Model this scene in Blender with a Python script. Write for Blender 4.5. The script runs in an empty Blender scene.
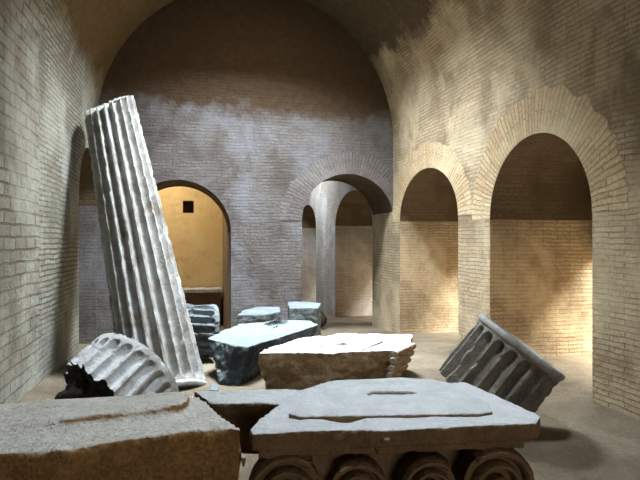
import bpy, bmesh, math, random
from mathutils import Vector, Matrix, noise
random.seed(7)
PI = math.pi
SC = bpy.context.scene
COL = SC.collection

# ------------------------------------------------------------------ view
EYE, F = 1.6, 560.0
TH = math.atan((320 - 195) / F)
S, C = math.sin(TH), math.cos(TH)
FWD, RGT = Vector((S, C, 0)), Vector((C, -S, 0))
def ray(px, py):
    return FWD + RGT * ((px - 320) / F) + Vector((0, 0, (240 - py) / F))
def W(px, py, z):                      # point on the level z seen at a pixel
    d = ray(px, py); return Vector((0, 0, EYE)) + d * ((z - EYE) / d.z)
def P(px, py, depth):
    return Vector((0, 0, EYE)) + ray(px, py) * depth

cam_d = bpy.data.cameras.new('camera'); cam = bpy.data.objects.new('camera', cam_d); COL.objects.link(cam)
cam.location = (0, 0, EYE); cam.rotation_euler = (PI / 2, 0, -TH)
cam_d.sensor_width = 36; cam_d.lens = F / 640 * 36; cam_d.clip_start = .05
SC.camera = cam

# ------------------------------------------------------------------ materials
class NT:
    def __init__(s, name):
        s.m = bpy.data.materials.new(name); s.m.use_nodes = True
        s.t = s.m.node_tree; s.n = s.t.nodes; s.l = s.t.links
        s.b = s.n['Principled BSDF']; s.b.inputs['Roughness'].default_value = .95
        s.b.inputs['Specular IOR Level'].default_value = .15
    def node(s, k, **kw):
        n = s.n.new(k)
        for a, v in kw.items():
            if a in n.inputs: pass
            setattr(n, a, v)
        return n
    def coord(s, kind):
        return s.node('ShaderNodeTexCoord').outputs[kind]
    def mapping(s, src, scale=(1, 1, 1), loc=(0, 0, 0)):
        n = s.node('ShaderNodeMapping'); s.l.new(src, n.inputs[0])
        n.inputs['Scale'].default_value = scale; n.inputs['Location'].default_value = loc
        return n.outputs[0]
    def noise(s, src, scale, detail=5, rough=.6, dist=0):
        n = s.node('ShaderNodeTexNoise'); s.l.new(src, n.inputs['Vector'])
        n.inputs['Scale'].default_value = scale; n.inputs['Detail'].default_value = detail
        n.inputs['Roughness'].default_value = rough; n.inputs['Distortion'].default_value = dist
        return n.outputs[0]
    def ramp(s, src, stops):
        n = s.node('ShaderNodeValToRGB'); s.l.new(src, n.inputs[0])
        e = n.color_ramp.elements
        while len(e) < len(stops): e.new(.5)
        for el, (p, c) in zip(e, stops):
            el.position = p; el.color = (*c, 1) if hasattr(c, '__len__') else (c, c, c, 1)
        return n.outputs[0]
    def mix(s, fac, a, b, mode='MIX'):
        n = s.node('ShaderNodeMix', data_type='RGBA', blend_type=mode)
        for i, v in ((0, fac), (6, a), (7, b)):
            if hasattr(v, 'is_linked'): s.l.new(v, n.inputs[i])
            elif i == 0: n.inputs[0].default_value = v
            else: n.inputs[i].default_value = (*v, 1)
        return n.outputs[2]
    def math(s, op, a, b=None):
        n = s.node('ShaderNodeMath', operation=op)
        for i, v in ((0, a), (1, b)):
            if v is None: continue
            if hasattr(v, 'is_linked'): s.l.new(v, n.inputs[i])
            else: n.inputs[i].default_value = v
        return n.outputs[0]
    def out(s, col, bumps, dist=.02, strength=.8):
        s.l.new(col, s.b.inputs['Base Color'])
        nrm = None
        for h, d in bumps:
            n = s.node('ShaderNodeBump'); n.inputs['Strength'].default_value = strength
            n.inputs['Distance'].default_value = d; s.l.new(h, n.inputs['Height'])
            if nrm is not None: s.l.new(nrm, n.inputs['Normal'])
            nrm = n.outputs[0]
        if nrm is not None: s.l.new(nrm, s.b.inputs['Normal'])
        return s.m

def brick(name, c1, c2, mortar, bw, bh, ms=.012, pale=None, dark=None, rough_above=None, pale_scale=.9, patch=None):
    """Thin Roman brick laid in metres of UV, with pale and dark stains; optional bare concrete or painted shade above a height."""
    t = NT(name); uv = t.coord('UV')
    nz = t.node('ShaderNodeTexNoise'); t.l.new(uv, nz.inputs['Vector']); nz.inputs['Scale'].default_value = 2.2
    nz.inputs['Detail'].default_value = 4
    wob = t.node('ShaderNodeMixRGB', blend_type='LINEAR_LIGHT'); wob.inputs[0].default_value = .03
    t.l.new(uv, wob.inputs[1]); t.l.new(nz.outputs['Color'], wob.inputs[2])
    def br(w, h, m):
        b = t.node('ShaderNodeTexBrick'); t.l.new(wob.outputs[0], b.inputs['Vector'])
        b.inputs['Color1'].default_value = (*c1, 1); b.inputs['Color2'].default_value = (*c2, 1)
        b.inputs['Mortar'].default_value = (*mortar, 1); b.inputs['Scale'].default_value = 1
        b.inputs['Brick Width'].default_value = w; b.inputs['Row Height'].default_value = h
        b.inputs['Mortar Size'].default_value = m; b.inputs['Mortar Smooth'].default_value = .3
        return b
    b = br(bw, bh, ms); col, h = b.outputs['Color'], b.outputs['Fac']
    h = t.math('SUBTRACT', 1.0, h)
    if patch:                                     # a patch of wall with larger bricks
        b2 = br(*patch[:3]); sx = t.node('ShaderNodeSeparateXYZ'); t.l.new(wob.outputs[0], sx.inputs[0])
        sel = t.math('LESS_THAN', sx.outputs[0], patch[3])
        col = t.mix(sel, col, b2.outputs['Color'])
        h = t.math('ADD', t.math('MULTIPLY', sel, t.math('SUBTRACT', 1.0, b2.outputs['Fac'])),
                   t.math('MULTIPLY', t.math('SUBTRACT', 1.0, sel), h))
    fine = t.noise(uv, 26, 6, .7)
    col = t.mix(.75, col, t.ramp(fine, [(.25, .45), (.75, 1.45)]), 'MULTIPLY')
    big = t.noise(uv, 1.3, 6, .62, .4)
    if dark: col = t.mix(t.ramp(big, [(.38, .85), (.55, 0)]), col, dark)
    if pale:
        pn = t.noise(t.mapping(uv, (1, .8, 1), (3.1, 1.7, 0)), pale_scale, 7, .68, .3)
        col = t.mix(t.ramp(pn, [(.46, 0), (.68, .9)]), col, pale)
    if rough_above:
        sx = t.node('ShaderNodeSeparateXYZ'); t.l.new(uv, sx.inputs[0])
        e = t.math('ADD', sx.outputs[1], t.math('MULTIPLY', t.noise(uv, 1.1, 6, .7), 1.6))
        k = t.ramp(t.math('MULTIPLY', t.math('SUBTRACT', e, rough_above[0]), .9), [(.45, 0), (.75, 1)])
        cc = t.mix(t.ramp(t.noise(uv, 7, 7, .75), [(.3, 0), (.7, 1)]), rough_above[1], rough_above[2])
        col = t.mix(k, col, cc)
    return t.out(col, [(h, .012), (t.noise(uv, 9, 7, .75), .05)])

def stone(name, a, b, stain=None, stain_amt=.6, scale=3, bump=.03, pits=0, top=None):
    t = NT(name); ob = t.coord('Object')
    col = t.mix(t.ramp(t.noise(ob, scale, 7, .68, .5), [(.32, 0), (.68, 1)]), a, b)
    col = t.mix(.6, col, t.ramp(t.noise(ob, scale * 14, 5, .7), [(.25, .55), (.75, 1.35)]), 'MULTIPLY')
    if stain: col = t.mix(t.ramp(t.noise(t.mapping(ob, loc=(5, 2, 1)), scale * .9, 6, .7, .4), [(.48, 0), (.66, stain_amt)]), col, stain)
    if top:                                       # paler colour on faces that look up, standing in for light from above
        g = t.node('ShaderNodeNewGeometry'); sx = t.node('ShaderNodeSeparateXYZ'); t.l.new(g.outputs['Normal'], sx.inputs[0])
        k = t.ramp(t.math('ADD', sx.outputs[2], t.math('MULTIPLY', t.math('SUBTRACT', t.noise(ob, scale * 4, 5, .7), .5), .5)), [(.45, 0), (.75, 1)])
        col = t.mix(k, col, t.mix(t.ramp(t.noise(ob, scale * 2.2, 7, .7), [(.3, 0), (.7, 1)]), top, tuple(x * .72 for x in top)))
    bl = [(t.noise(ob, scale * 7, 5, .62), bump)]
    if pits: bl.append((t.ramp(t.noise(ob, scale * 16, 4, .6), [(.3, 0), (.5, 1)]), pits))
    return t.out(col, bl)

def ground(name):
    t = NT(name); ob = t.coord('Object')
    col = t.mix(t.ramp(t.noise(ob, 1.1, 7, .65, .4), [(.35, 0), (.66, 1)]), (.15, .118, .08), (.29, .245, .18))
    col = t.mix(.7, col, t.ramp(t.noise(ob, 30, 6, .75), [(.25, .5), (.75, 1.4)]), 'MULTIPLY')
    return t.out(col, [(t.noise(ob, 12, 8, .8), .05), (t.noise(ob, 70, 3, .7), .012)])

def plaster(name, a, b, scale=2, dark=None):
    t = NT(name); ob = t.coord('Object')
    col = t.mix(t.ramp(t.noise(ob, scale, 7, .7, .6), [(.34, 0), (.66, 1)]), a, b)
    if dark: col = t.mix(t.ramp(t.noise(t.mapping(ob, loc=(4, 4, 1)), scale * 1.4, 7, .75), [(.52, 0), (.7, .8)]), col, dark)
    return t.out(col, [(t.noise(ob, scale * 6, 8, .8), .04)])

M = {}
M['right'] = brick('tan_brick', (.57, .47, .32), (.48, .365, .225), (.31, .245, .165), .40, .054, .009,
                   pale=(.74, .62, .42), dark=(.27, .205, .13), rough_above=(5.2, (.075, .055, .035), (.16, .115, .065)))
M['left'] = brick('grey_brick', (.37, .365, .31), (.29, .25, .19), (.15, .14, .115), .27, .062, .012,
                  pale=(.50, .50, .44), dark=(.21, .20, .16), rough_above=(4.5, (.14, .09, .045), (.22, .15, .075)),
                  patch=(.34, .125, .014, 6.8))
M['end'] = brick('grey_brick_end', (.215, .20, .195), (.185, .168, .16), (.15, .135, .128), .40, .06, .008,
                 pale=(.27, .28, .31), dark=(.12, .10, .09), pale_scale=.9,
                 rough_above=(4.15, (.07, .048, .03), (.115, .075, .045)))  # dark upper part: shade above the skylight's reach put into the colour
M['ring'] = brick('arch_brick', (.68, .54, .34), (.56, .40, .23), (.40, .30, .19), .5, .062, .010, pale=(.78, .68, .46))
M['far'] = brick('pale_grey_brick', (.46, .43, .38), (.40, .36, .31), (.28, .25, .21), .40, .06, .008, pale=(.62, .62, .62))  # paled to carry the daylight falling on the far wall
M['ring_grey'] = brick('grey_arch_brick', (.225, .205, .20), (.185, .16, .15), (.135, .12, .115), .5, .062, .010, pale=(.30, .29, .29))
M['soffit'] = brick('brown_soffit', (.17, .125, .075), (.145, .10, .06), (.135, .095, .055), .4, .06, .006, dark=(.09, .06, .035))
M['vault'] = plaster('vault_concrete', (.07, .052, .033), (.14, .10, .055), 1.3, (.04, .033, .022))
M['ochre'] = plaster('ochre_plaster', (.66, .45, .20), (.74, .55, .29), 1.2, (.42, .28, .13))
M['plain'] = plaster('brown_plaster', (.20, .14, .085), (.27, .19, .12), 1.4)
M['ground'] = ground('sandy_ground')
M['marble'] = stone('weathered_marble', (.41, .42, .41), (.26, .25, .23), (.14, .11, .08), .75, 4, .012)
M['marble_cool'] = stone('pale_cool_marble', (.72, .75, .76), (.54, .56, .56), (.16, .14, .12), .6, 5, .015)
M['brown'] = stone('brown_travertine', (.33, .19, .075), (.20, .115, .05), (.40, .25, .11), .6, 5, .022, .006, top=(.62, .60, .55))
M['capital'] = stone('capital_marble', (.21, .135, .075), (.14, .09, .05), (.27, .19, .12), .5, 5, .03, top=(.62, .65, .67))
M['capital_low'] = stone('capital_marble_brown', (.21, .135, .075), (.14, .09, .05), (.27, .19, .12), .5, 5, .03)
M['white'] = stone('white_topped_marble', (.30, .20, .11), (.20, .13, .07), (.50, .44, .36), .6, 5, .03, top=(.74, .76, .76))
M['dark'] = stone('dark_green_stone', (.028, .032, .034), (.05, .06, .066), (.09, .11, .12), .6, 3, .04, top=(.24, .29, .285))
M['black'] = stone('near_black', (.035, .03, .027), (.085, .075, .065), None, 0, 8, .05)  # dark rock; also shade painted on the drum break and window hole
M['drum'] = stone('dusty_grey_marble', (.30, .285, .25), (.19, .175, .15), (.10, .085, .07), .6, 5, .02)
M['slab'] = stone('blue_grey_slab', (.20, .235, .25), (.15, .175, .185), (.09, .10, .10), .6, 4, .03)

# ------------------------------------------------------------------ helpers
def link(name, me, mats, parent=None):
    o = bpy.data.objects.new(name, me); COL.objects.link(o)
    for m in (mats if isinstance(mats, (list, tuple)) else [mats]): me.materials.append(m)
    if parent is not None: o.parent = parent
    return o
def tag(o, label, cat, group=None, kind='thing'):
    o['label'] = label; o['category'] = cat; o['kind'] = kind
    if group: o['group'] = group
    return o
def struct(o):
    o['kind'] = 'structure'; return o
def thing(name, loc, label, cat, group=None):
    o = bpy.data.objects.new(name, None); COL.objects.link(o); o.location = loc; o.empty_display_size = .1
    return tag(o, label, cat, group)

def arch_pts(uc, a, zs, b, n=28):
    return [(uc - a * math.cos(PI * i / n), zs + b * math.sin(PI * i / n)) for i in range(n + 1)]

def arched_wall(name, fn, u0, u1, zb, zt, openings, depth, mats, depth_dir):
    """A wall standing in its own plane with arched openings cut through it and their reveals.
    openings: (centre, half width, springing, rise, sill or None)."""
    bm = bmesh.new(); uvl = bm.loops.layers.uv.new('UVMap')
    def quad(pts, uvs, mi=0):
        f = bm.faces.new([bm.verts.new(p) for p in pts]); f.material_index = mi
        for lp, uv in zip(f.loops, uvs): lp[uvl].uv = uv
    D = Vector(depth_dir) * depth
    def front(ua, ub, za0, zb0, za1, zb1):
        uv = [(ua, za0), (ub, zb0), (ub, zb1), (ua, za1)]
        quad([Vector(fn(*q)) for q in uv], uv)
        quad([Vector(fn(*q)) + D for q in reversed(uv)], list(reversed(uv)))
    cur = u0
    for (uc, a, zs, b, sill) in sorted(openings):
        if uc - a > cur + 1e-4: front(cur, uc - a, zb, zb, zt, zt)
        ap = arch_pts(uc, a, zs, b)
        for p, q in zip(ap[:-1], ap[1:]): front(p[0], q[0], p[1], q[1], zt, zt)
        s0 = zb if sill is None else sill
        if sill is not None:
            front(uc - a, uc + a, zb, zb, sill, sill)
        out = [(uc - a, s0)] + ap + [(uc + a, s0)]
        if sill is not None: out.append((uc - a, s0))
        L = 0
        for k, (p, q) in enumerate(zip(out[:-1], out[1:])):
            l = math.hypot(q[0] - p[0], q[1] - p[1])
            jamb = k == 0 or k == len(ap)
            va, vb = (p[1], q[1]) if jamb else (L, L + l)
            quad([Vector(fn(*p)), Vector(fn(*p)) + D, Vector(fn(*q)) + D, Vector(fn(*q))],
                 [(0, va), (depth, va), (depth, vb), (0, vb)], (2 if len(mats) > 2 else 0) if jamb else 1)
            L += l
        cur = uc + a
    if u1 > cur + 1e-4: front(cur, u1, zb, zb, zt, zt)
    bmesh.ops.remove_doubles(bm, verts=bm.verts, dist=1e-5)
    me = bpy.data.meshes.new(name); bm.to_mesh(me); bm.free()
    return struct(link(name, me, mats))

def arch_ring(name, fn, uc, a, zs, b, w, nrm, mat, t=.012):
    """Ring of radially set bricks round an arch."""
    bm = bmesh.new(); uvl = bm.loops.layers.uv.new('UVMap'); n = 44; N = Vector(nrm) * t
    rows, L, prev = [], 0, None
    for i in range(n + 1):
        an = PI * i / n
        p = (uc - a * math.cos(an), zs + b * math.sin(an))
        ww = w * (1 + .10 * noise.noise(Vector((i * .5, uc, 3))) + random.uniform(-.07, .07))
        q = (uc - (a + ww) * math.cos(an), zs + (b + ww) * math.sin(an))
        if prev: L += math.hypot(p[0] - prev[0], p[1] - prev[1]) * 1.2
        prev = p
        rows.append(([Vector(fn(*p)), Vector(fn(*p)) + N, Vector(fn(*q)) + N, Vector(fn(*q))], L))
    for (r0, l0), (r1, l1) in zip(rows[:-1], rows[1:]):
        for k, (ua, ub) in enumerate(((0, .02), (.02, w), (w, w + .02))):
            f = bm.faces.new([bm.verts.new(v) for v in (r0[k], r0[k + 1], r1[k + 1], r1[k])])
            for lp, uv in zip(f.loops, ((ua, l0), (ub, l0), (ub, l1), (ua, l1))): lp[uvl].uv = uv
    bmesh.ops.remove_doubles(bm, verts=bm.verts, dist=1e-5); bmesh.ops.recalc_face_normals(bm, faces=bm.faces)
    me = bpy.data.meshes.new(name); bm.to_mesh(me); bm.free()
    return struct(link(name, me, mat))

def plane_wall(name, pts, uvs, mat):
    bm = bmesh.new(); uvl = bm.loops.layers.uv.new('UVMap')
    f = bm.faces.new([bm.verts.new(p) for p in pts])
    for lp, uv in zip(f.loops, uvs): lp[uvl].uv = uv
    me = bpy.data.meshes.new(name); bm.to_mesh(me); bm.free()
    return struct(link(name, me, mat))

# --- stones: closed pieces -> voxel remesh -> weathered surface
def prism(bm, poly, z0, z1, shrink=1.0):
    """closed prism over a ground polygon; shrink scales the lower outline"""
    n = len(poly); c = sum((Vector((p[0], p[1], 0)) for p in poly), Vector()) / n
    lo = [bm.verts.new((c.x + (p[0] - c.x) * shrink, c.y + (p[1] - c.y) * shrink, z0 if not hasattr(z0, '__len__') else z0[i])) for i, p in enumerate(poly)]
    hi = [bm.verts.new((p[0], p[1], z1 if not hasattr(z1, '__len__') else z1[i])) for i, p in enumerate(poly)]
    fs = [bm.faces.new(lo[::-1]), bm.faces.new(hi)]
    for i in range(n): fs.append(bm.faces.new((lo[i], lo[(i + 1) % n], hi[(i + 1) % n], hi[i])))
    bmesh.ops.recalc_face_normals(bm, faces=fs)
def hexa(bm, lo, hi):
    a = [bm.verts.new(p) for p in lo]; b = [bm.verts.new(p) for p in hi]; n = len(a)
    fs = [bm.faces.new(a[::-1]), bm.faces.new(b)]
    for i in range(n): fs.append(bm.faces.new((a[i], a[(i + 1) % n], b[(i + 1) % n], b[i])))
    bmesh.ops.recalc_face_normals(bm, faces=fs)

def weather(name, bm, mat, origin, voxel=.015, amp=.012, freq=5, top_amp=None, smooth=2, chip=.0, parent=None, seed=0, cut=None):
    """voxel-remesh the closed pieces into one worn stone whose origin sits at the given point"""
    me = bpy.data.meshes.new(name + '_src'); bm.to_mesh(me); bm.free()
    o = bpy.data.objects.new(name + '_src', me); COL.objects.link(o)
    md = o.modifiers.new('r', 'REMESH'); md.mode = 'VOXEL'; md.voxel_size = voxel
    if smooth:
        sm = o.modifiers.new('s', 'SMOOTH'); sm.iterations = smooth; sm.factor = .5
    if cut:
        for k, cb in enumerate(cut):
            cm = bpy.data.meshes.new('cut'); cb.to_mesh(cm); cb.free()
            co = bpy.data.objects.new('cut', cm); COL.objects.link(co)
            b = o.modifiers.new('b%d' % k, 'BOOLEAN'); b.operation = 'DIFFERENCE'; b.object = co; b.solver = 'EXACT'
            cut[k] = co
    bpy.context.view_layer.update()
    ev = o.evaluated_get(bpy.context.evaluated_depsgraph_get())
    m2 = bpy.data.meshes.new_from_object(ev); m2.name = name
    bpy.data.objects.remove(o); bpy.data.meshes.remove(me)
    if cut:
        for co in cut:
            cm = co.data; bpy.data.objects.remove(co); bpy.data.meshes.remove(cm)
    off = Vector((seed * 7.3, seed * 3.1, seed * 1.7)); org = Vector(origin)
    m2.update()
    nr = [v.normal.copy() for v in m2.vertices]
    for v, n in zip(m2.vertices, nr):
        p = v.co + off
        am = amp if (top_amp is None or n.z < .75) else top_amp
        d = am * (noise.fractal(p * freq, 1.0, 2.0, 4)) 
        d += am * .18 * noise.noise(p * freq * 4)
        if chip:
            q = noise.noise(p * 3.3) + .4 * noise.noise(p * 9)
            if q > .35: d -= chip * (q - .35)
        v.co = v.co + n * d
    for v in m2.vertices: v.co = v.co - org
    m2.shade_smooth()
    m2.materials.clear()
    ob = link(name, m2, mat, parent)
    if parent is None: ob.location = org
    else: ob.location = org - parent.location
    return ob

def frame_of(axis):
    z = Vector(axis).normalized(); x = z.cross(Vector((0, 0, 1)))
    x = x.normalized() if x.length > 1e-3 else Vector((1, 0, 0))
    return x, z.cross(x).normalized(), z

def fluted(name, base, axis, length, r0, r1, mat, nfl=20, depth=.045, stop0=.06, stop1=.06, per=14, rows=90, wear=.006,
           broken=None, fill=.24, end_mat=0, end_rough=.012, spin=0, parent=None, cap_in=.0, top_break=None, top_cut=None, chips=.0, seed=0):
    """A round shaft with hollow flutes that end in rounded stops; origin at its base centre."""
    X, Y, Z = frame_of(axis); base = Vector(base)
    na = nfl * per; bm = bmesh.new(); grid = []
    for j in range(rows + 1):
        s = length * j / rows; rad = r0 + (r1 - r0) * j / rows; row = []
        hw = rad * PI / nfl * (1 - fill)
        for i in range(na):
            ph = (i / per) % 1.0; an = 2 * PI * i / na + spin
            u = (ph - .5) * 2 / (1 - fill)
            d = 0
            if abs(u) < 1:
                d = math.sqrt(1 - u * u)
                for e in (s - stop0, length - stop1 - s):       # rounded ends
                    if e < hw:
                        t = 1 - max(e, 0) / hw; lim = math.sqrt(max(0, 1 - t * t)) if e > 0 else 0
                        d = 0 if abs(u) >= lim else d * math.sqrt(max(0, 1 - (u / lim) ** 2)) * min(1, lim * 1.3)
            p3 = Vector((math.cos(an) * 2.0, math.sin(an) * 2.0, s * 3 + seed * 9))
            w = wear * noise.fractal(p3 * 2.2, 1, 2, 4)
            if chips:
                q = noise.noise(p3 * 2.5 + Vector((7, 1, 2))) + .5 * noise.noise(p3 * 7)
                if q > .12 and abs(u) > .8: w -= chips * min(1, (q - .12) * 3)
            rr = rad - depth * d * (rad / r0) + w
            ss = s
            if broken and s < length * .7: pass
            if top_break:
                ss = min(s, length - top_break * (1 + noise.fractal(Vector((math.cos(an), math.sin(an), seed)) * 1.7, 1, 2, 4)) * .5)
            if top_cut is not None:
                dv = X * math.cos(an) + Y * math.sin(an)
                ss = min(ss, length - .42 - r1 * dv.dot(top_cut) + .012 * noise.noise(dv * 5))
            if broken:
                lo = broken(X * math.cos(an) + Y * math.sin(an)) + .06 * noise.fractal(Vector((math.cos(an) * 3, math.sin(an) * 3, seed)), 1, 2, 4)
                ss = max(ss, lo)
            row.append(bm.verts.new(X * math.cos(an) * rr + Y * math.sin(an) * rr + Z * ss))
        grid.append(row)
    for a, b in zip(grid[:-1], grid[1:]):
        for i in range(na):
            k = (i + 1) % na; bm.faces.new((a[i], a[k], b[k], b[i]))
    for row, end, sg in ((grid[0], 0, -1), (grid[-1], length, 1)):      # worn end faces
        prev = row
        for fr in (.8, .5, .2):
            ring = []
            for i in range(na):
                v = row[i].co; q = v.dot(Z)
                mid = sum((row[k].co.dot(Z) for k in range(0, na, per)), 0) / (na / per)
                pl = Z * (q * fr + mid * (1 - fr)) + (v - Z * q) * fr
                pl += Z * (noise.noise(pl * 6 + Vector((seed, 0, sg))) * (.012 if sg > 0 else end_rough) * sg - sg * cap_in)
                ring.append(bm.verts.new(pl))
            for i in range(na):
                k = (i + 1) % na
                f = bm.faces.new((prev[i], prev[k], ring[k], ring[i]) if sg > 0 else (prev[k], prev[i], ring[i], ring[k]))
                if sg < 0: f.material_index = end_mat
            prev = ring
        f = bm.faces.new(prev if sg > 0 else prev[::-1])
        if sg < 0: f.material_index = end_mat
    bmesh.ops.dissolve_degenerate(bm, edges=bm.edges, dist=1e-5)
    bmesh.ops.recalc_face_normals(bm, faces=bm.faces)
    me = bpy.data.meshes.new(name); bm.to_mesh(me); bm.free()
    me.shade_smooth()
    try: me.set_sharp_from_angle(angle=math.radians(50))
    except Exception: pass
    o = link(name, me, mat, parent)
    o.location = base if parent is None else base - parent.location
    return o

def torus_band(name, centre, axis, R, r, mat, parent, flat=1.0):
    X, Y, Z = frame_of(axis); bm = bmesh.new(); g = []
    for i in range(72):
        a = 2 * PI * i / 72; d = X * math.cos(a) + Y * math.sin(a); row = []
        for k in range(12):
            b = 2 * PI * k / 12
            n = 1 + .12 * noise.noise(d * 4)
            row.append(bm.verts.new(d * (R + r * math.cos(b) * n) + Z * r * flat * math.sin(b)))
        g.append(row)
    for i in range(72):
        for k in range(12):
            bm.faces.new((g[i][k], g[(i + 1) % 72][k], g[(i + 1) % 72][(k + 1) % 12], g[i][(k + 1) % 12]))
    bmesh.ops.recalc_face_normals(bm, faces=bm.faces)
    me = bpy.data.meshes.new(name); bm.to_mesh(me); bm.free(); me.shade_smooth()
    o = link(name, me, mat, parent); o.location = Vector(centre) - parent.location
    return o

# ------------------------------------------------------------------ the room
XL, XR, YE, YB = -1.70, 3.84, 10.55, -3.0
ZS = 3.6
XC, RV = (XL + XR) / 2, (XR - XL) / 2
TW = 1.6                                   # right wall thickness
ET = 1.3                                   # end wall thickness
YF = 22.0
def fz(y):                                 # the ground falls away gently towards the end
    t = max(0, y - 6.6); return -.07 * t * t / (t + .8) if t > 0 else 0

NICHES = [(5.81, .985, 1.87, .96, None), (8.94, 1.22, 1.96, .86, None), (13.55, 1.68, 2.0, .84, None), (19.3, 1.5, 2.05, .78, None)]
fr = lambda u, z: (XR, u, z)
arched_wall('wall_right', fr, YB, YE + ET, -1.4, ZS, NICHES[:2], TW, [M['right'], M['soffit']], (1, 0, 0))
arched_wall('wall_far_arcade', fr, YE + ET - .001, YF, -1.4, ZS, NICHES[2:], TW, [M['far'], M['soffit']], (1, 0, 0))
for i, (uc, a, zs, b, _) in enumerate(NICHES[:2]):
    arch_ring('trim_%d' % (i + 1), fr, uc, a, zs, b, (.5, .42)[i], (-1, 0, 0), M['ring'], .004)
fl = lambda u, z: (XL, u, z)
LN = (9.765, .775, 2.2, .9, None)
arched_wall('wall_left', fl, YB, YE + ET, -1.4, ZS, [LN], .8, [M['left'], M['soffit'], M['end']], (-1, 0, 0))  # jambs use the darker brick to stand in for the column's shade
plane_wall('wall_alcove', [(XL - .79, 8.8, -1.4), (XL - .79, 10.7, -1.4), (XL - .79, 10.7, 3.4), (XL - .79, 8.8, 3.4)],
           [(0, 0), (1.9, 0), (1.9, 4.8), (0, 4.8)], M['left'])
# end wall
fe = lambda u, z: (u, YE, z)
DOOR = (-.30, .955, 1.75, .95, None)
ARCH = (2.93, .93, 1.97, .92, None)
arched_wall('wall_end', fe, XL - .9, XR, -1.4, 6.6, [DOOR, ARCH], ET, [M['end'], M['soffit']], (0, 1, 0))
arch_ring('trim_3', fe, *ARCH[:4], .42, (0, -1, 0), M['ring_grey'], .008)
# back wall behind the camera; its doorway is added for fill light
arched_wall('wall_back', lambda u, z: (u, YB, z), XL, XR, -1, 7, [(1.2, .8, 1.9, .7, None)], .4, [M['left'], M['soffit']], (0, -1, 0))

# barrel vault, with a rectangular light shaft through its crown
SKY = [(-.36, .50, 7.2, 9.2, 8.7), (-.15, .15, 2.1, 3.1, 7.5)]              # angle from the crown, and along the room; second added for foreground light
def vault(name, y0, y1, holes, mats):
    bm = bmesh.new(); uvl = bm.loops.layers.uv.new('UVMap')
    angs = sorted(set([-PI / 2 + PI * i / 40 for i in range(41)] + [h[k] for h in holes for k in (0, 1)]))
    ys = sorted(set([y0 + (y1 - y0) * i / 24 for i in range(25)] + [h[k] for h in holes for k in (2, 3)]))
    def pt(a, y):
        return Vector((XC + RV * math.sin(a), y, ZS + RV * math.cos(a)))
    for a0, a1 in zip(angs[:-1], angs[1:]):
        for ya, yb in zip(ys[:-1], ys[1:]):
            am, ym = (a0 + a1) / 2, (ya + yb) / 2
            if any(h[0] < am < h[1] and h[2] < ym < h[3] for h in holes): continue
            f = bm.faces.new([bm.verts.new(pt(*q)) for q in ((a0, ya), (a1, ya), (a1, yb), (a0, yb))])
            f.material_index = 0 if am < -.52 else (2 if am > .52 else 1)
            f.smooth = True
            for lp, (a, y) in zip(f.loops, ((a0, ya), (a1, ya), (a1, yb), (a0, yb))):
                lp[uvl].uv = (y, ZS + RV * (PI / 2 - abs(a)))
    for h in holes:
        ztop = h[4]
        cs = [(h[0], h[2]), (h[1], h[2]), (h[1], h[3]), (h[0], h[3])]
        for q0, q1 in zip(cs, cs[1:] + cs[:1]):
            n = 8
            for k in range(n):
                m0 = tuple(q0[i] + (q1[i] - q0[i]) * k / n for i in (0, 1)); m1 = tuple(q0[i] + (q1[i] - q0[i]) * (k + 1) / n for i in (0, 1))
                p, q = pt(*m0), pt(*m1)
                f = bm.faces.new([bm.verts.new(v) for v in (p, q, Vector((q.x, q.y, ztop)), Vector((p.x, p.y, ztop)))])
                f.material_index = 1
    bmesh.ops.remove_doubles(bm, verts=bm.verts, dist=1e-5)
    me = bpy.data.meshes.new(name); bm.to_mesh(me); bm.free()
    return struct(link(name, me, mats))
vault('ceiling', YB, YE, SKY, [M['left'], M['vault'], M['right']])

# ground, one sheet running under every room
bm = bmesh.new()
nx, ny = 70, 150
gx = [-3.4 + (9.0 + 3.4) * i / nx for i in range(nx + 1)]; gy = [YB + (YF - YB) * j / ny for j in range(ny + 1)]
vs = [[bm.verts.new((x, y, fz(y) + .014 * noise.fractal(Vector((x * 1.4, y * 1.4, 0)), 1, 2, 4))) for x in gx] for y in gy]
for j in range(ny):
    for i in range(nx): bm.faces.new((vs[j][i], vs[j][i + 1], vs[j + 1][i + 1], vs[j + 1][i]))
me = bpy.data.meshes.new('floor'); bm.to_mesh(me); bm.free(); me.shade_smooth()
struct(link('floor', me, M['ground']))

# room seen through the left doorway: ochre plaster, small square window hole
YC = 14.0
fo = lambda u, z: (u, YC, z)
oc = arched_wall('wall_ochre', fo, -3.2, .66, -1.4, 4.2, [(-.16, .13, 2.56, .001, 2.26)], .35, [M['ochre'], M['ochre']], (0, 1, 0))
plane_wall('wall_hole_shade', [(-.6, YC + .34, 1.9), (.4, YC + .34, 1.9), (.4, YC + .34, 3.0), (-.6, YC + .34, 3.0)], [(0, 0)] * 4, M['black'])  # black sheet painted as the shade inside the window hole
plane_wall('wall_ochre_side', [(.66, YE + ET, -1.4), (.66, YC, -1.4), (.66, YC, 4.2), (.66, YE + ET, 4.2)], [(0, 0), (2.2, 0), (2.2, 5.6), (0, 5.6)], M['plain'])
plane_wall('wall_ochre_left', [(-3.2, YE + ET, -1.4), (-3.2, YC, -1.4), (-3.2, YC, 4.2), (-3.2, YE + ET, 4.2)], [(0, 0)] * 4, M['ochre'])
plane_wall('ceiling_ochre', [(-3.2, YE + ET, 4.2), (.66, YE + ET, 4.2), (.66, YC, 4.2), (-3.2, YC, 4.2)], [(0, 0)] * 4, M['ochre'])
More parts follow.
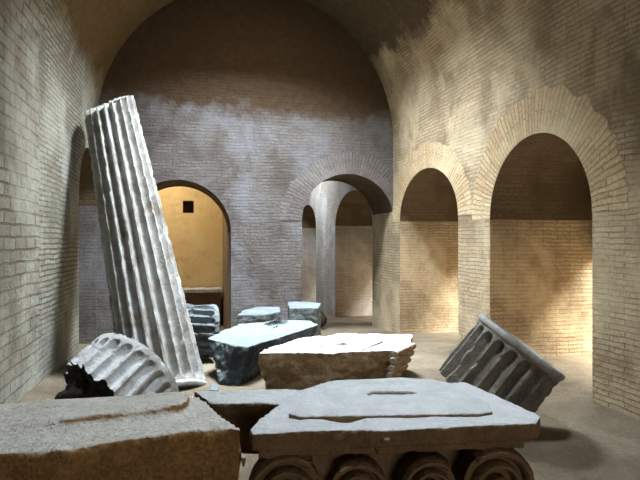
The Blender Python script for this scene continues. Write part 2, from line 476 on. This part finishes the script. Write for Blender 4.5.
# far room beyond the right arch
plane_wall('wall_far_left', [(1.2, YE + ET, -1.6), (1.2, YF, -1.6), (1.2, YF, 4.6), (1.2, YE + ET, 4.6)], [(0, 0), (10, 0), (10, 6), (0, 6)], M['end'])
plane_wall('wall_far_end', [(1.2, YF, -1.6), (XR, YF, -1.6), (XR, YF, 4.6), (1.2, YF, 4.6)], [(0, 0), (3, 0), (3, 6), (0, 6)], M['end'])
plane_wall('wall_far_right', [(XR, YE + ET, ZS), (XR, YF, ZS), (XR, YF, 4.6), (XR, YE + ET, 4.6)], [(0, 0), (10, 0), (10, 1), (0, 1)], M['right'])
far_c = arched_wall('ceiling_far', lambda u, v: (u, v, 4.6), 1.2, XR, YE + ET, YF, [(2.5, .6, 18.2, .001, 16.0)], .3, [M['end'], M['vault']], (0, 0, 1))
# side aisle outside the right wall, with window openings to the daylight
XA = 8.0
ZA = 3.9
WN = [(5.2, .8, 7.9, .001, 5.75), (8.5, .8, 7.9, .001, 5.75), (13.0, .8, 7.9, .001, 5.75), (18.4, .8, 7.9, .001, 5.75)]
plane_wall('wall_aisle', [(8.4, 1.5, -1.6), (8.4, YF, -1.6), (8.4, YF, ZA), (8.4, 1.5, ZA)], [(0, 0), (20, 0), (20, 5.5), (0, 5.5)], M['plain'])
arched_wall('ceiling_aisle', lambda u, v: (v, u, ZA), 1.5, YF, XR + TW, 8.5, WN, .3, [M['vault'], M['vault']], (0, 0, 1))
arched_wall('wall_light_baffle', lambda u, z: (XR + TW + .005, u, z), 1.5, YF, -1.5, ZS, [(u, a * .97, 1.35 - .3 * (u > 10), .4, None) for (u, a, _, _, _) in NICHES], .12, [M['plain'], M['soffit']], (1, 0, 0))  # unseen lintel wall, added to keep aisle light off the upper jambs
plane_wall('wall_aisle_top', [(XR + TW, 1.5, ZS - .02), (XR + TW, YF, ZS - .02), (XR + TW, YF, ZA + .02), (XR + TW, 1.5, ZA + .02)], [(0, 0), (20, 0), (20, .3), (0, .3)], M['plain'])
plane_wall('wall_aisle_near', [(XR + TW, 1.5, -1.6), (XA + .5, 1.5, -1.6), (XA + .5, 1.5, ZA), (XR + TW, 1.5, ZA)], [(0, 0), (3, 0), (3, 5), (0, 5)], M['plain'])
plane_wall('wall_aisle_far', [(XR + TW, YF, -1.6), (XA + .5, YF, -1.6), (XA + .5, YF, ZA), (XR + TW, YF, ZA)], [(0, 0), (3, 0), (3, 5), (0, 5)], M['plain'])

# ------------------------------------------------------------------ leaning column
cb, ct = Vector((-.36, 6.62, .05)), Vector((-1.235, 8.85, 3.57))
col = thing('fluted_column', (cb.x, cb.y, fz(cb.y)), 'tall fluted marble column leaning back against the grey brick wall', 'column')
ax = ct - cb
sh = ax.normalized() * .30
au = ax.normalized(); vw = (ct - Vector((0, 0, EYE))).normalized(); n0 = au - vw * au.dot(vw)
fluted('shaft', cb - sh, ax, ax.length + .82, .46, .362, M['marble'], nfl=20, depth=.10, stop0=.10, stop1=-.3, rows=180,
       wear=.008, parent=col, spin=.1, chips=.016, seed=1, top_cut=n0 / n0.dot(au) - RGT * .35, fill=.15)
torus_band('foot_molding', cb - sh + ax.normalized() * .03, ax, .455, .03, M['marble_cool'], col, 1.1)

# tilted drum on the right
dd = 4.7
c1 = P(523, 343, dd)
a1 = (RGT * .59 + Vector((0, 0, .80)) - FWD * .09).normalized()
LD = .62
b1 = c1 - a1 * LD
dr = thing('column_drum', (b1.x, b1.y, 0), 'short fluted column drum tilted on its edge by the arched niches', 'column drum')
fluted('shaft', b1, a1, LD - .03, .405, .395, M['drum'], nfl=20, depth=.078, stop0=-.3, stop1=.055, rows=70, wear=.007, parent=dr, spin=.2, chips=.02, seed=2)
torus_band('rim', c1 - a1 * .035, a1, .385, .03, M['marble'], dr, 1.1)

# half buried drum fragment at the left
a2 = (RGT * .38 + FWD * .80 + Vector((0, 0, .46))).normalized()
c2 = P(134, 377, 4.6)
L2 = .46
b2 = c2 - a2 * L2
fg = thing('column_fragment', (b2.x, b2.y, 0), 'broken fluted drum fragment with fractured side darkened as shade, below the leaning column', 'column drum')
fluted('shaft', b2, a2, L2, .44, .44, [M['marble_cool'], M['black']], nfl=24, depth=.045, stop0=-.3, stop1=.06, rows=70, wear=.006, parent=fg, spin=.05,
       chips=.012, seed=3, end_mat=1, end_rough=.045, broken=lambda d: max(0, .06 - .12 * d.dot(RGT)))  # black end colour stands in for shade on the face turned from light
bm = bmesh.new()
fc = P(92, 397, 4.3)
bmesh.ops.create_icosphere(bm, subdivisions=3, radius=1, matrix=Matrix.Translation(fc) @ Matrix.Diagonal((.24, .20, .22, 1)))
weather('fracture', bm, M['black'], fc, .014, .06, 5, None, 1, .05, parent=fg, seed=14)  # added dark lump carrying the same painted shade

print('built shell and drums')

# ------------------------------------------------------------------ blocks
def poly_at(pix, z): return [tuple(W(x, y, z).xy) for x, y in pix]

# long grey block at the near left
zt = 1.02
bm = bmesh.new()
top = poly_at([(-260, 466), (60, 450), (183, 431), (240, 428), (245, 432), (205, 402), (186, 391), (60, 399), (-60, 408), (-190, 420)], zt)
prism(bm, top, -.02, zt, 1.035)
prism(bm, poly_at([(-160, 416), (-60, 424), (20, 421), (80, 416), (130, 411), (184, 404), (189, 400), (186, 393), (60, 400), (-60, 409)], zt + .03), .5,
      [zt - .01, zt - .01, zt + .004, zt + .03, zt + .034, zt + .034, zt + .034, zt + .03, zt + .02, zt - .01])
tag(weather('stone_block', bm, M['brown'], W(60, 425, 0.0), .012, .014, 5, .004, 2, .03, seed=4),
    'large rough brown block with a stepped grey top, left of the scroll capital', 'stone block')

# capital in the foreground
cz = 1.0
o0 = W(380, 405, 0)
cap = thing('column_capital', (o0.x, o0.y, 0), 'carved scroll capital with a raised panel on its flat top', 'capital')
ab = poly_at([(251, 434), (300, 431), (345, 428.5), (385, 430.5), (430, 428), (480, 425), (537, 423), (541, 416), (498, 396), (462, 380), (400, 377), (335, 380),
              (300, 388), (194, 391), (212, 403), (226, 403), (262, 402.5), (280, 404), (264, 413), (249, 427)], cz)
bm = bmesh.new(); prism(bm, ab, cz - .055, cz)
lo1 = poly_at([(258, 432), (525, 422), (500, 401), (455, 382), (330, 384), (300, 392), (282, 408)], cz)
prism(bm, lo1, cz - .085, cz - .04)
prism(bm, poly_at([(196, 392), (300, 389), (300, 400), (262, 401), (212, 401)], cz), cz - .2, cz - .03)
weather('abacus', bm, M['capital'], o0 + Vector((0, 0, cz)), .0075, .006, 8, .0025, 1, .03, parent=cap, seed=5)
bm = bmesh.new()
pn = poly_at([(288, 413), (300, 416), (480, 413), (493, 411), (488, 402), (456, 388), (440, 382), (345, 384), (325, 390)], cz + .012)
prism(bm, pn, cz - .02, cz + .012)
hole = bmesh.new(); prism(hole, poly_at([(366, 394), (372, 391), (412, 391.5), (418, 393), (385, 396), (372, 397.5)], cz + .012), cz - .05, cz + .2)
weather('top_panel', bm, M['capital'], o0 + Vector((0, 0, cz)), .006, .003, 9, .002, 1, parent=cap, seed=6, cut=[hole])
# bell with leaves under it
fl_, fr_ = W(252, 432, cz), W(528, 423, cz)
bl_, br_ = W(310, 391, cz), W(468, 385, cz)
cc = (fl_ + fr_ + bl_ + br_) / 4
bm = bmesh.new()
prev = None
for z, k in ((0, .28), (.15, .29), (.45, .30), (.68, .31), (.80, .32), (.93, .33)):
    ring = []
    for i in range(40):
        a = 2 * PI * i / 40
        d = Vector((math.cos(a), math.sin(a)))
        sq = 1 / max(abs(d.x), abs(d.y)) ** (.35 if z < .6 else .8)
        ring.append(bm.verts.new((cc.x + d.x * k * sq * 1.3, cc.y + .07 + d.y * k * sq * .62, z)))
    if prev:
        for i in range(40): bm.faces.new((prev[i], prev[(i + 1) % 40], ring[(i + 1) % 40], ring[i]))
    else: bm.faces.new(ring[::-1])
    prev = ring
bm.faces.new(prev)
weather('bell', bm, M['capital'], o0 + Vector((0, 0, .45)), .014, .008, 7, None, 1, .03, parent=cap, seed=7)
fdir = (fr_ - fl_); flen = fdir.length; fdir.normalize(); fnrm = Vector((fdir.y, -fdir.x, 0))
def volute(cen, R, turn, sgn, w=.10):
    """a scroll: a flat-sided band winding in to an eye"""
    bm = bmesh.new(); n = 110; g = []
    for i in range(n + 1):
        t = i / n; a = PI * .5 - sgn * (turn * 2 * PI * t) + sgn * .7
        r = R * (1 - .80 * t)
        th = R * .155 * (1 - .55 * t)
        d = fdir * math.cos(a) + Vector((0, 0, 1)) * math.sin(a)
        row = []
        for k in range(10):
            b = 2 * PI * k / 10
            off = .02 * t + .004 * noise.noise(Vector((t * 30, k, R)))
            row.append(bm.verts.new(d * (r + th * math.cos(b)) + fnrm * (w * .5 * max(-1, min(1, math.sin(b) * 1.25)) - off * 0)))
        g.append(row)
    for a_, b_ in zip(g[:-1], g[1:]):
        for k in range(10): bm.faces.new((a_[k], a_[(k + 1) % 10], b_[(k + 1) % 10], b_[k]))
    bm.faces.new(g[0]); bm.faces.new(g[-1][::-1])
    # web behind the scroll and its eye
    for rr, f0, f1 in ((R * .98, -w * .5, w * .12), (R * .2, -w * .4, w * .55)):
        ra = []
        for f_ in (f0, f1):
            ra.append([bm.verts.new((fdir * math.cos(2 * PI * i / 40) + Vector((0, 0, math.sin(2 * PI * i / 40)))) * rr + fnrm * f_) for i in range(40)])
        for i in range(40): bm.faces.new((ra[0][i], ra[0][(i + 1) % 40], ra[1][(i + 1) % 40], ra[1][i]))
        bm.faces.new(ra[0][::-1]); bm.faces.new(ra[1])
    bmesh.ops.recalc_face_normals(bm, faces=bm.faces)
    me = bpy.data.meshes.new('volute'); bm.to_mesh(me); bm.free(); me.shade_smooth()
    try: me.set_sharp_from_angle(angle=math.radians(55))
    except Exception: pass
    o = link('volute', me, M['capital_low'], cap); o.location = Vector(cen) - cap.location
def front_pt(px, py, out=0.0):
    """point on the capital's front plane under a pixel"""
    d = ray(px, py); q = fl_ + fnrm * out
    t = (q - Vector((0, 0, EYE))).dot(fnrm) / d.dot(fnrm)
    return Vector((0, 0, EYE)) + d * t
for px, py, R, sg in ((285, 490, .118, -1), (358, 489, .095, 1), (427, 486, .095, -1), (496, 483, .118, 1)):
    volute(front_pt(px, py, -.035), R, 2.3, sg)
# small flower boss in the middle of the abacus edge
bm = bmesh.new()
for k in range(6):
    a = 2 * PI * k / 6
    m = Matrix.Translation(front_pt(386, 441, .0) + fdir * .028 * math.cos(a) + Vector((0, 0, .026 * math.sin(a)))) @ Matrix.Diagonal((.024, .022, .022, 1))
    bmesh.ops.create_icosphere(bm, subdivisions=2, radius=1, matrix=m)
bmesh.ops.create_icosphere(bm, subdivisions=2, radius=.02, matrix=Matrix.Translation(front_pt(386, 441, .015)))
weather('flower_boss', bm, M['capital'], front_pt(386, 441), .006, .003, 12, None, 1, parent=cap, seed=8)
# acanthus leaves round the bell
def leaf(cx, cy, ang, z0, h, w, rad):
    bm = bmesh.new(); g = []
    d = Vector((math.cos(ang), math.sin(ang), 0)); sd = Vector((-d.y, d.x, 0))
    for i in range(15):
        t = i / 14; row = []
        out = rad + .02 + .015 * t + .10 * max(0, t - .7) ** 1.2 * 3
        zz = z0 + h * (math.sin(min(t, .86) / .86 * PI / 2) - max(0, t - .86) * 1.2)
        ww = w * (.55 + .75 * math.sin(PI * min(1, t * .93 + .05))) * (1 + .16 * math.cos(i * PI)) * (1 if t < .92 else .6)
        for k in range(9):
            s = k / 4 - 1
            rib = .014 * (1 - abs(s)) + .010 * math.cos(s * 3 * PI)
            row.append((d * (out + rib - .03 * s * s), sd * (s * ww), zz - .03 * abs(s) * t))
        g.append([bm.verts.new(Vector((cx, cy, 0)) + a + b + Vector((0, 0, z))) for a, b, z in row])
    for a_, b_ in zip(g[:-1], g[1:]):
        for k in range(8): bm.faces.new((a_[k], a_[k + 1], b_[k + 1], b_[k]))
    bmesh.ops.solidify(bm, geom=bm.faces[:], thickness=.03)
    bmesh.ops.translate(bm, verts=bm.verts, vec=-cap.location)
    me = bpy.data.meshes.new('acanthus_leaf'); bm.to_mesh(me); bm.free(); me.shade_smooth()
    link('acanthus_leaf', me, M['capital_low'], cap)
for k in range(8):
    a = 2 * PI * k / 8 + fdir.to_2d().angle_signed(Vector((1, 0)))
    rx = .33 + .0 * k
    leaf(cc.x + .02 * math.cos(a), cc.y + .03 - .07 * math.sin(a), a, .02, .36, .085, rx - .04)
    a += PI / 8
    leaf(cc.x, cc.y + .03 - .07 * math.sin(a), a, .26, .34, .08, rx - .02)

# white-topped carved block in the middle
zw = .45
bm = bmesh.new()
tp = [W(257, 353, zw), W(330, 352.5, zw), W(402, 350, zw), W(411, 346, zw), W(413, 334, zw + .02), W(350, 333, zw + .02), W(302, 337, zw + .01), W(274, 346, zw)]
bt = [W(266, 394, 0), W(330, 394, 0), W(395, 388, .0), W(400, 376, .0), W(401, 366, 0), W(350, 358, 0), W(306, 362, 0), W(284, 376, 0)]
hexa(bm, [v - Vector((0, 0, .02)) for v in bt], tp)
cutb = bmesh.new()
prism(cutb, poly_at([(312, 347.5), (330, 344), (344, 343.5), (350, 345), (330, 346.5), (318, 349)], zw), zw - .04, zw + .2)
prism(cutb, poly_at([(360, 350.3), (386, 340), (389, 340), (366, 350.3)], zw), zw - .02, zw + .2)
tag(weather('white_block', bm, M['white'], W(335, 372, 0), .014, .030, 4.5, .012, 2, .07, seed=9, cut=[cutb]),
    'white-topped broken marble block with rough brown sides', 'stone block')
wb = bpy.data.objects['white_block']
wb.name = 'marble_block'
# carved mouldings at its right end
r0, r1 = W(394, 351, zw), W(412, 343, zw)
for k, (dz, ro) in enumerate(((.03, .036), (.105, .038), (.18, .036), (.25, .03))):
    bm = bmesh.new()
    A, B = r0 + Vector((.0 - .02 * k, -.01, -dz)), r1 + Vector((.02 - .03 * k, 0, -dz))
    m = Matrix.Translation((A + B) / 2) @ (B - A).to_track_quat('Z', 'Y').to_matrix().to_4x4()
    bmesh.ops.create_cone(bm, cap_ends=True, segments=20, radius1=ro, radius2=ro, depth=(B - A).length, matrix=m)
    weather('molding', bm, M['white'], (A + B) / 2, .008, .008, 9, None, 2, .02, parent=wb, seed=20 + k)

# dark greenish block behind it
zd = .42
bm = bmesh.new()
tp = [W(206, 338, zd), W(236, 345.5, zd), W(250, 346, zd), W(286, 335.5, zd), W(318, 325, zd), W(312, 320.5, zd), W(285, 319.5, zd), W(240, 324, zd)]
bt = [W(218, 387, -.02), W(240, 388, -.02), W(246, 384, -.02), W(284, 360, -.02), W(310, 352, -.04), W(306, 349, -.04), W(285, 350, -.04), W(244, 355, -.04)]
hexa(bm, bt, tp)
cutb = bmesh.new(); prism(cutb, poly_at([(261, 325), (270, 321), (288, 320.5), (288, 323), (272, 327)], zd), zd - .06, zd + .2)
tag(weather('dark_block', bm, M['dark'], W(255, 370, 0), .016, .035, 3.5, .010, 3, .06, seed=10, cut=[cutb]),
    'dark greenish stone block with a small slot on top, behind the white-topped block', 'stone block')
bpy.data.objects['dark_block'].name = 'green_stone_block'

# pale slabs further back by the end wall
def simple_block(name, pix_top, z, zlow, mat, label, cat, seed, shrink=1.02, amp=.02, voxel=.016, group=None):
    bm = bmesh.new(); prism(bm, poly_at(pix_top, z), zlow, z, shrink)
    o = tag(weather(name, bm, mat, W(*pix_top[0], z) * Vector((1, 1, 0)).length if False else Vector((*poly_at([pix_top[0]], z)[0], zlow)), voxel, amp, 5, .008, 3, .04, seed=seed), label, cat, group)
    return o
simple_block('stone_slab', [(237, 314.5), (264, 314.5), (281, 311), (280, 306.5), (258, 306.5), (243, 310)], .44, -.25, M['slab'],
             'blue grey wedge of stone behind the dark greenish block', 'stone slab', 11)
simple_block('layered_slab', [(289, 308), (318, 307.5), (321, 303), (310, 301.5), (288, 301.5)], .50, -.3, M['slab'],
             'pale flat slab against the end wall left of the right archway', 'stone slab', 12)
bpy.data.objects['layered_slab'].name = 'stone_slab.001'
bm = bmesh.new()
q = W(320, 325, -.22)
bmesh.ops.create_icosphere(bm, subdivisions=3, radius=1, matrix=Matrix.Translation(q + Vector((0, 0, .13))) @ Matrix.Diagonal((.15, .16, .17, 1)))
tag(weather('rubble_stone', bm, M['black'], q, .014, .03, 6, None, 1, .04, seed=13), 'small black lump of rock at the foot of the right archway', 'rock')
# fluted fragment between the column and the doorway
f3 = fluted('fluted_fragment', P(214, 331, 7.8), -RGT * .93 - FWD * .36 + Vector((0, 0, .10)), .5, .36, .35, M['slab'], nfl=18, depth=.06, stop0=.06, stop1=-.3, rows=50, wear=.012, seed=5, chips=.02)
tag(f3, 'blue grey fluted fragment lying between the leaning column and the doorway', 'column drum')
# small slab under the foot of the column
simple_block('footing_stone', [(209, 390), (219, 390), (218, 384), (211, 383)], .06, -.03, M['slab'],
             'small flat stone under the foot of the leaning column', 'stone', 15, amp=.012, voxel=.012)

# low masonry bench in the ochre room
bn = thing('stone_bench', (-.1, 13.6, fz(13.6)), 'low brown masonry bench with a white top in the ochre room', 'bench')
bm = bmesh.new(); prism(bm, [(-1.2, 13.45), (.60, 13.45), (.60, 13.93), (-1.2, 13.93)], -.6, .36)
weather('pedestal', bm, M['plain'], (-.1, 13.6, -.2), .02, .02, 5, None, 2, .03, parent=bn, seed=16)
bm = bmesh.new(); prism(bm, [(-1.2, 13.36), (.61, 13.36), (.61, 13.93), (-1.2, 13.93)], .36, .45)
weather('bench_top', bm, M['marble_cool'], (-.1, 13.6, .4), .016, .012, 6, None, 2, .02, parent=bn, seed=17)

# ------------------------------------------------------------------ light
def area(name, loc, rot, sx, sy, power, colr, spread=180):
    l = bpy.data.lights.new(name, 'AREA'); l.shape = 'RECTANGLE'; l.size = sx; l.size_y = sy
    l.energy = power; l.color = colr; l.spread = math.radians(spread)
    o = bpy.data.objects.new(name, l); COL.objects.link(o); o.location = loc; o.rotation_euler = rot
    return o
for h, pw in zip(SKY, (5200, 760)):  # second skylight is an added lamp for the foreground tops
    xa, xb = XC + RV * math.sin(h[0]), XC + RV * math.sin(h[1])
    area('skylight', ((xa + xb) / 2, (h[2] + h[3]) / 2, h[4] - .02), (0, 0, 0), xb - xa - .04, h[3] - h[2] - .04, pw, (.86, .94, 1.0))
area('skylight_far', (2.5, 17.1, 4.88), (0, 0, 0), 1.16, 2.1, 420, (.88, .94, 1.0))
area('ochre_fill', (-1.2, 12.6, 4.1), (0, 0, 0), 1.6, .8, 170, (1.0, .90, .70))  # added lamp under the closed ceiling to light the ochre room
for (uc, a, x1, b, x0), pw in zip(WN, (3000, 1700, 2200, 1700)):
    area('aisle_daylight', ((x0 + x1) / 2, uc, ZA + .27), (0, 0, 0), x1 - x0 - .04, 2 * a - .04, pw, (1.0, .95, .84))
area('rear_fill', (1.2, YB - .3, 1.2), (PI / 2, 0, 0), 1.4, 2.2, 75, (1.0, .88, .72))  # unseen fill lamp added behind the camera to lift the front faces
w = bpy.data.worlds.new('sky'); SC.world = w; w.use_nodes = True
bg = w.node_tree.nodes['Background']; bg.inputs[0].default_value = (.55, .68, .9, 1); bg.inputs[1].default_value = .6

vs_ = SC.view_settings
vs_.view_transform = 'Standard'; vs_.look = 'None'; vs_.gamma = 1; vs_.use_curve_mapping = False; vs_.exposure = -0.45
SC.cycles.use_denoising = True
SC.cycles.max_bounces = 8; SC.cycles.diffuse_bounces = 2
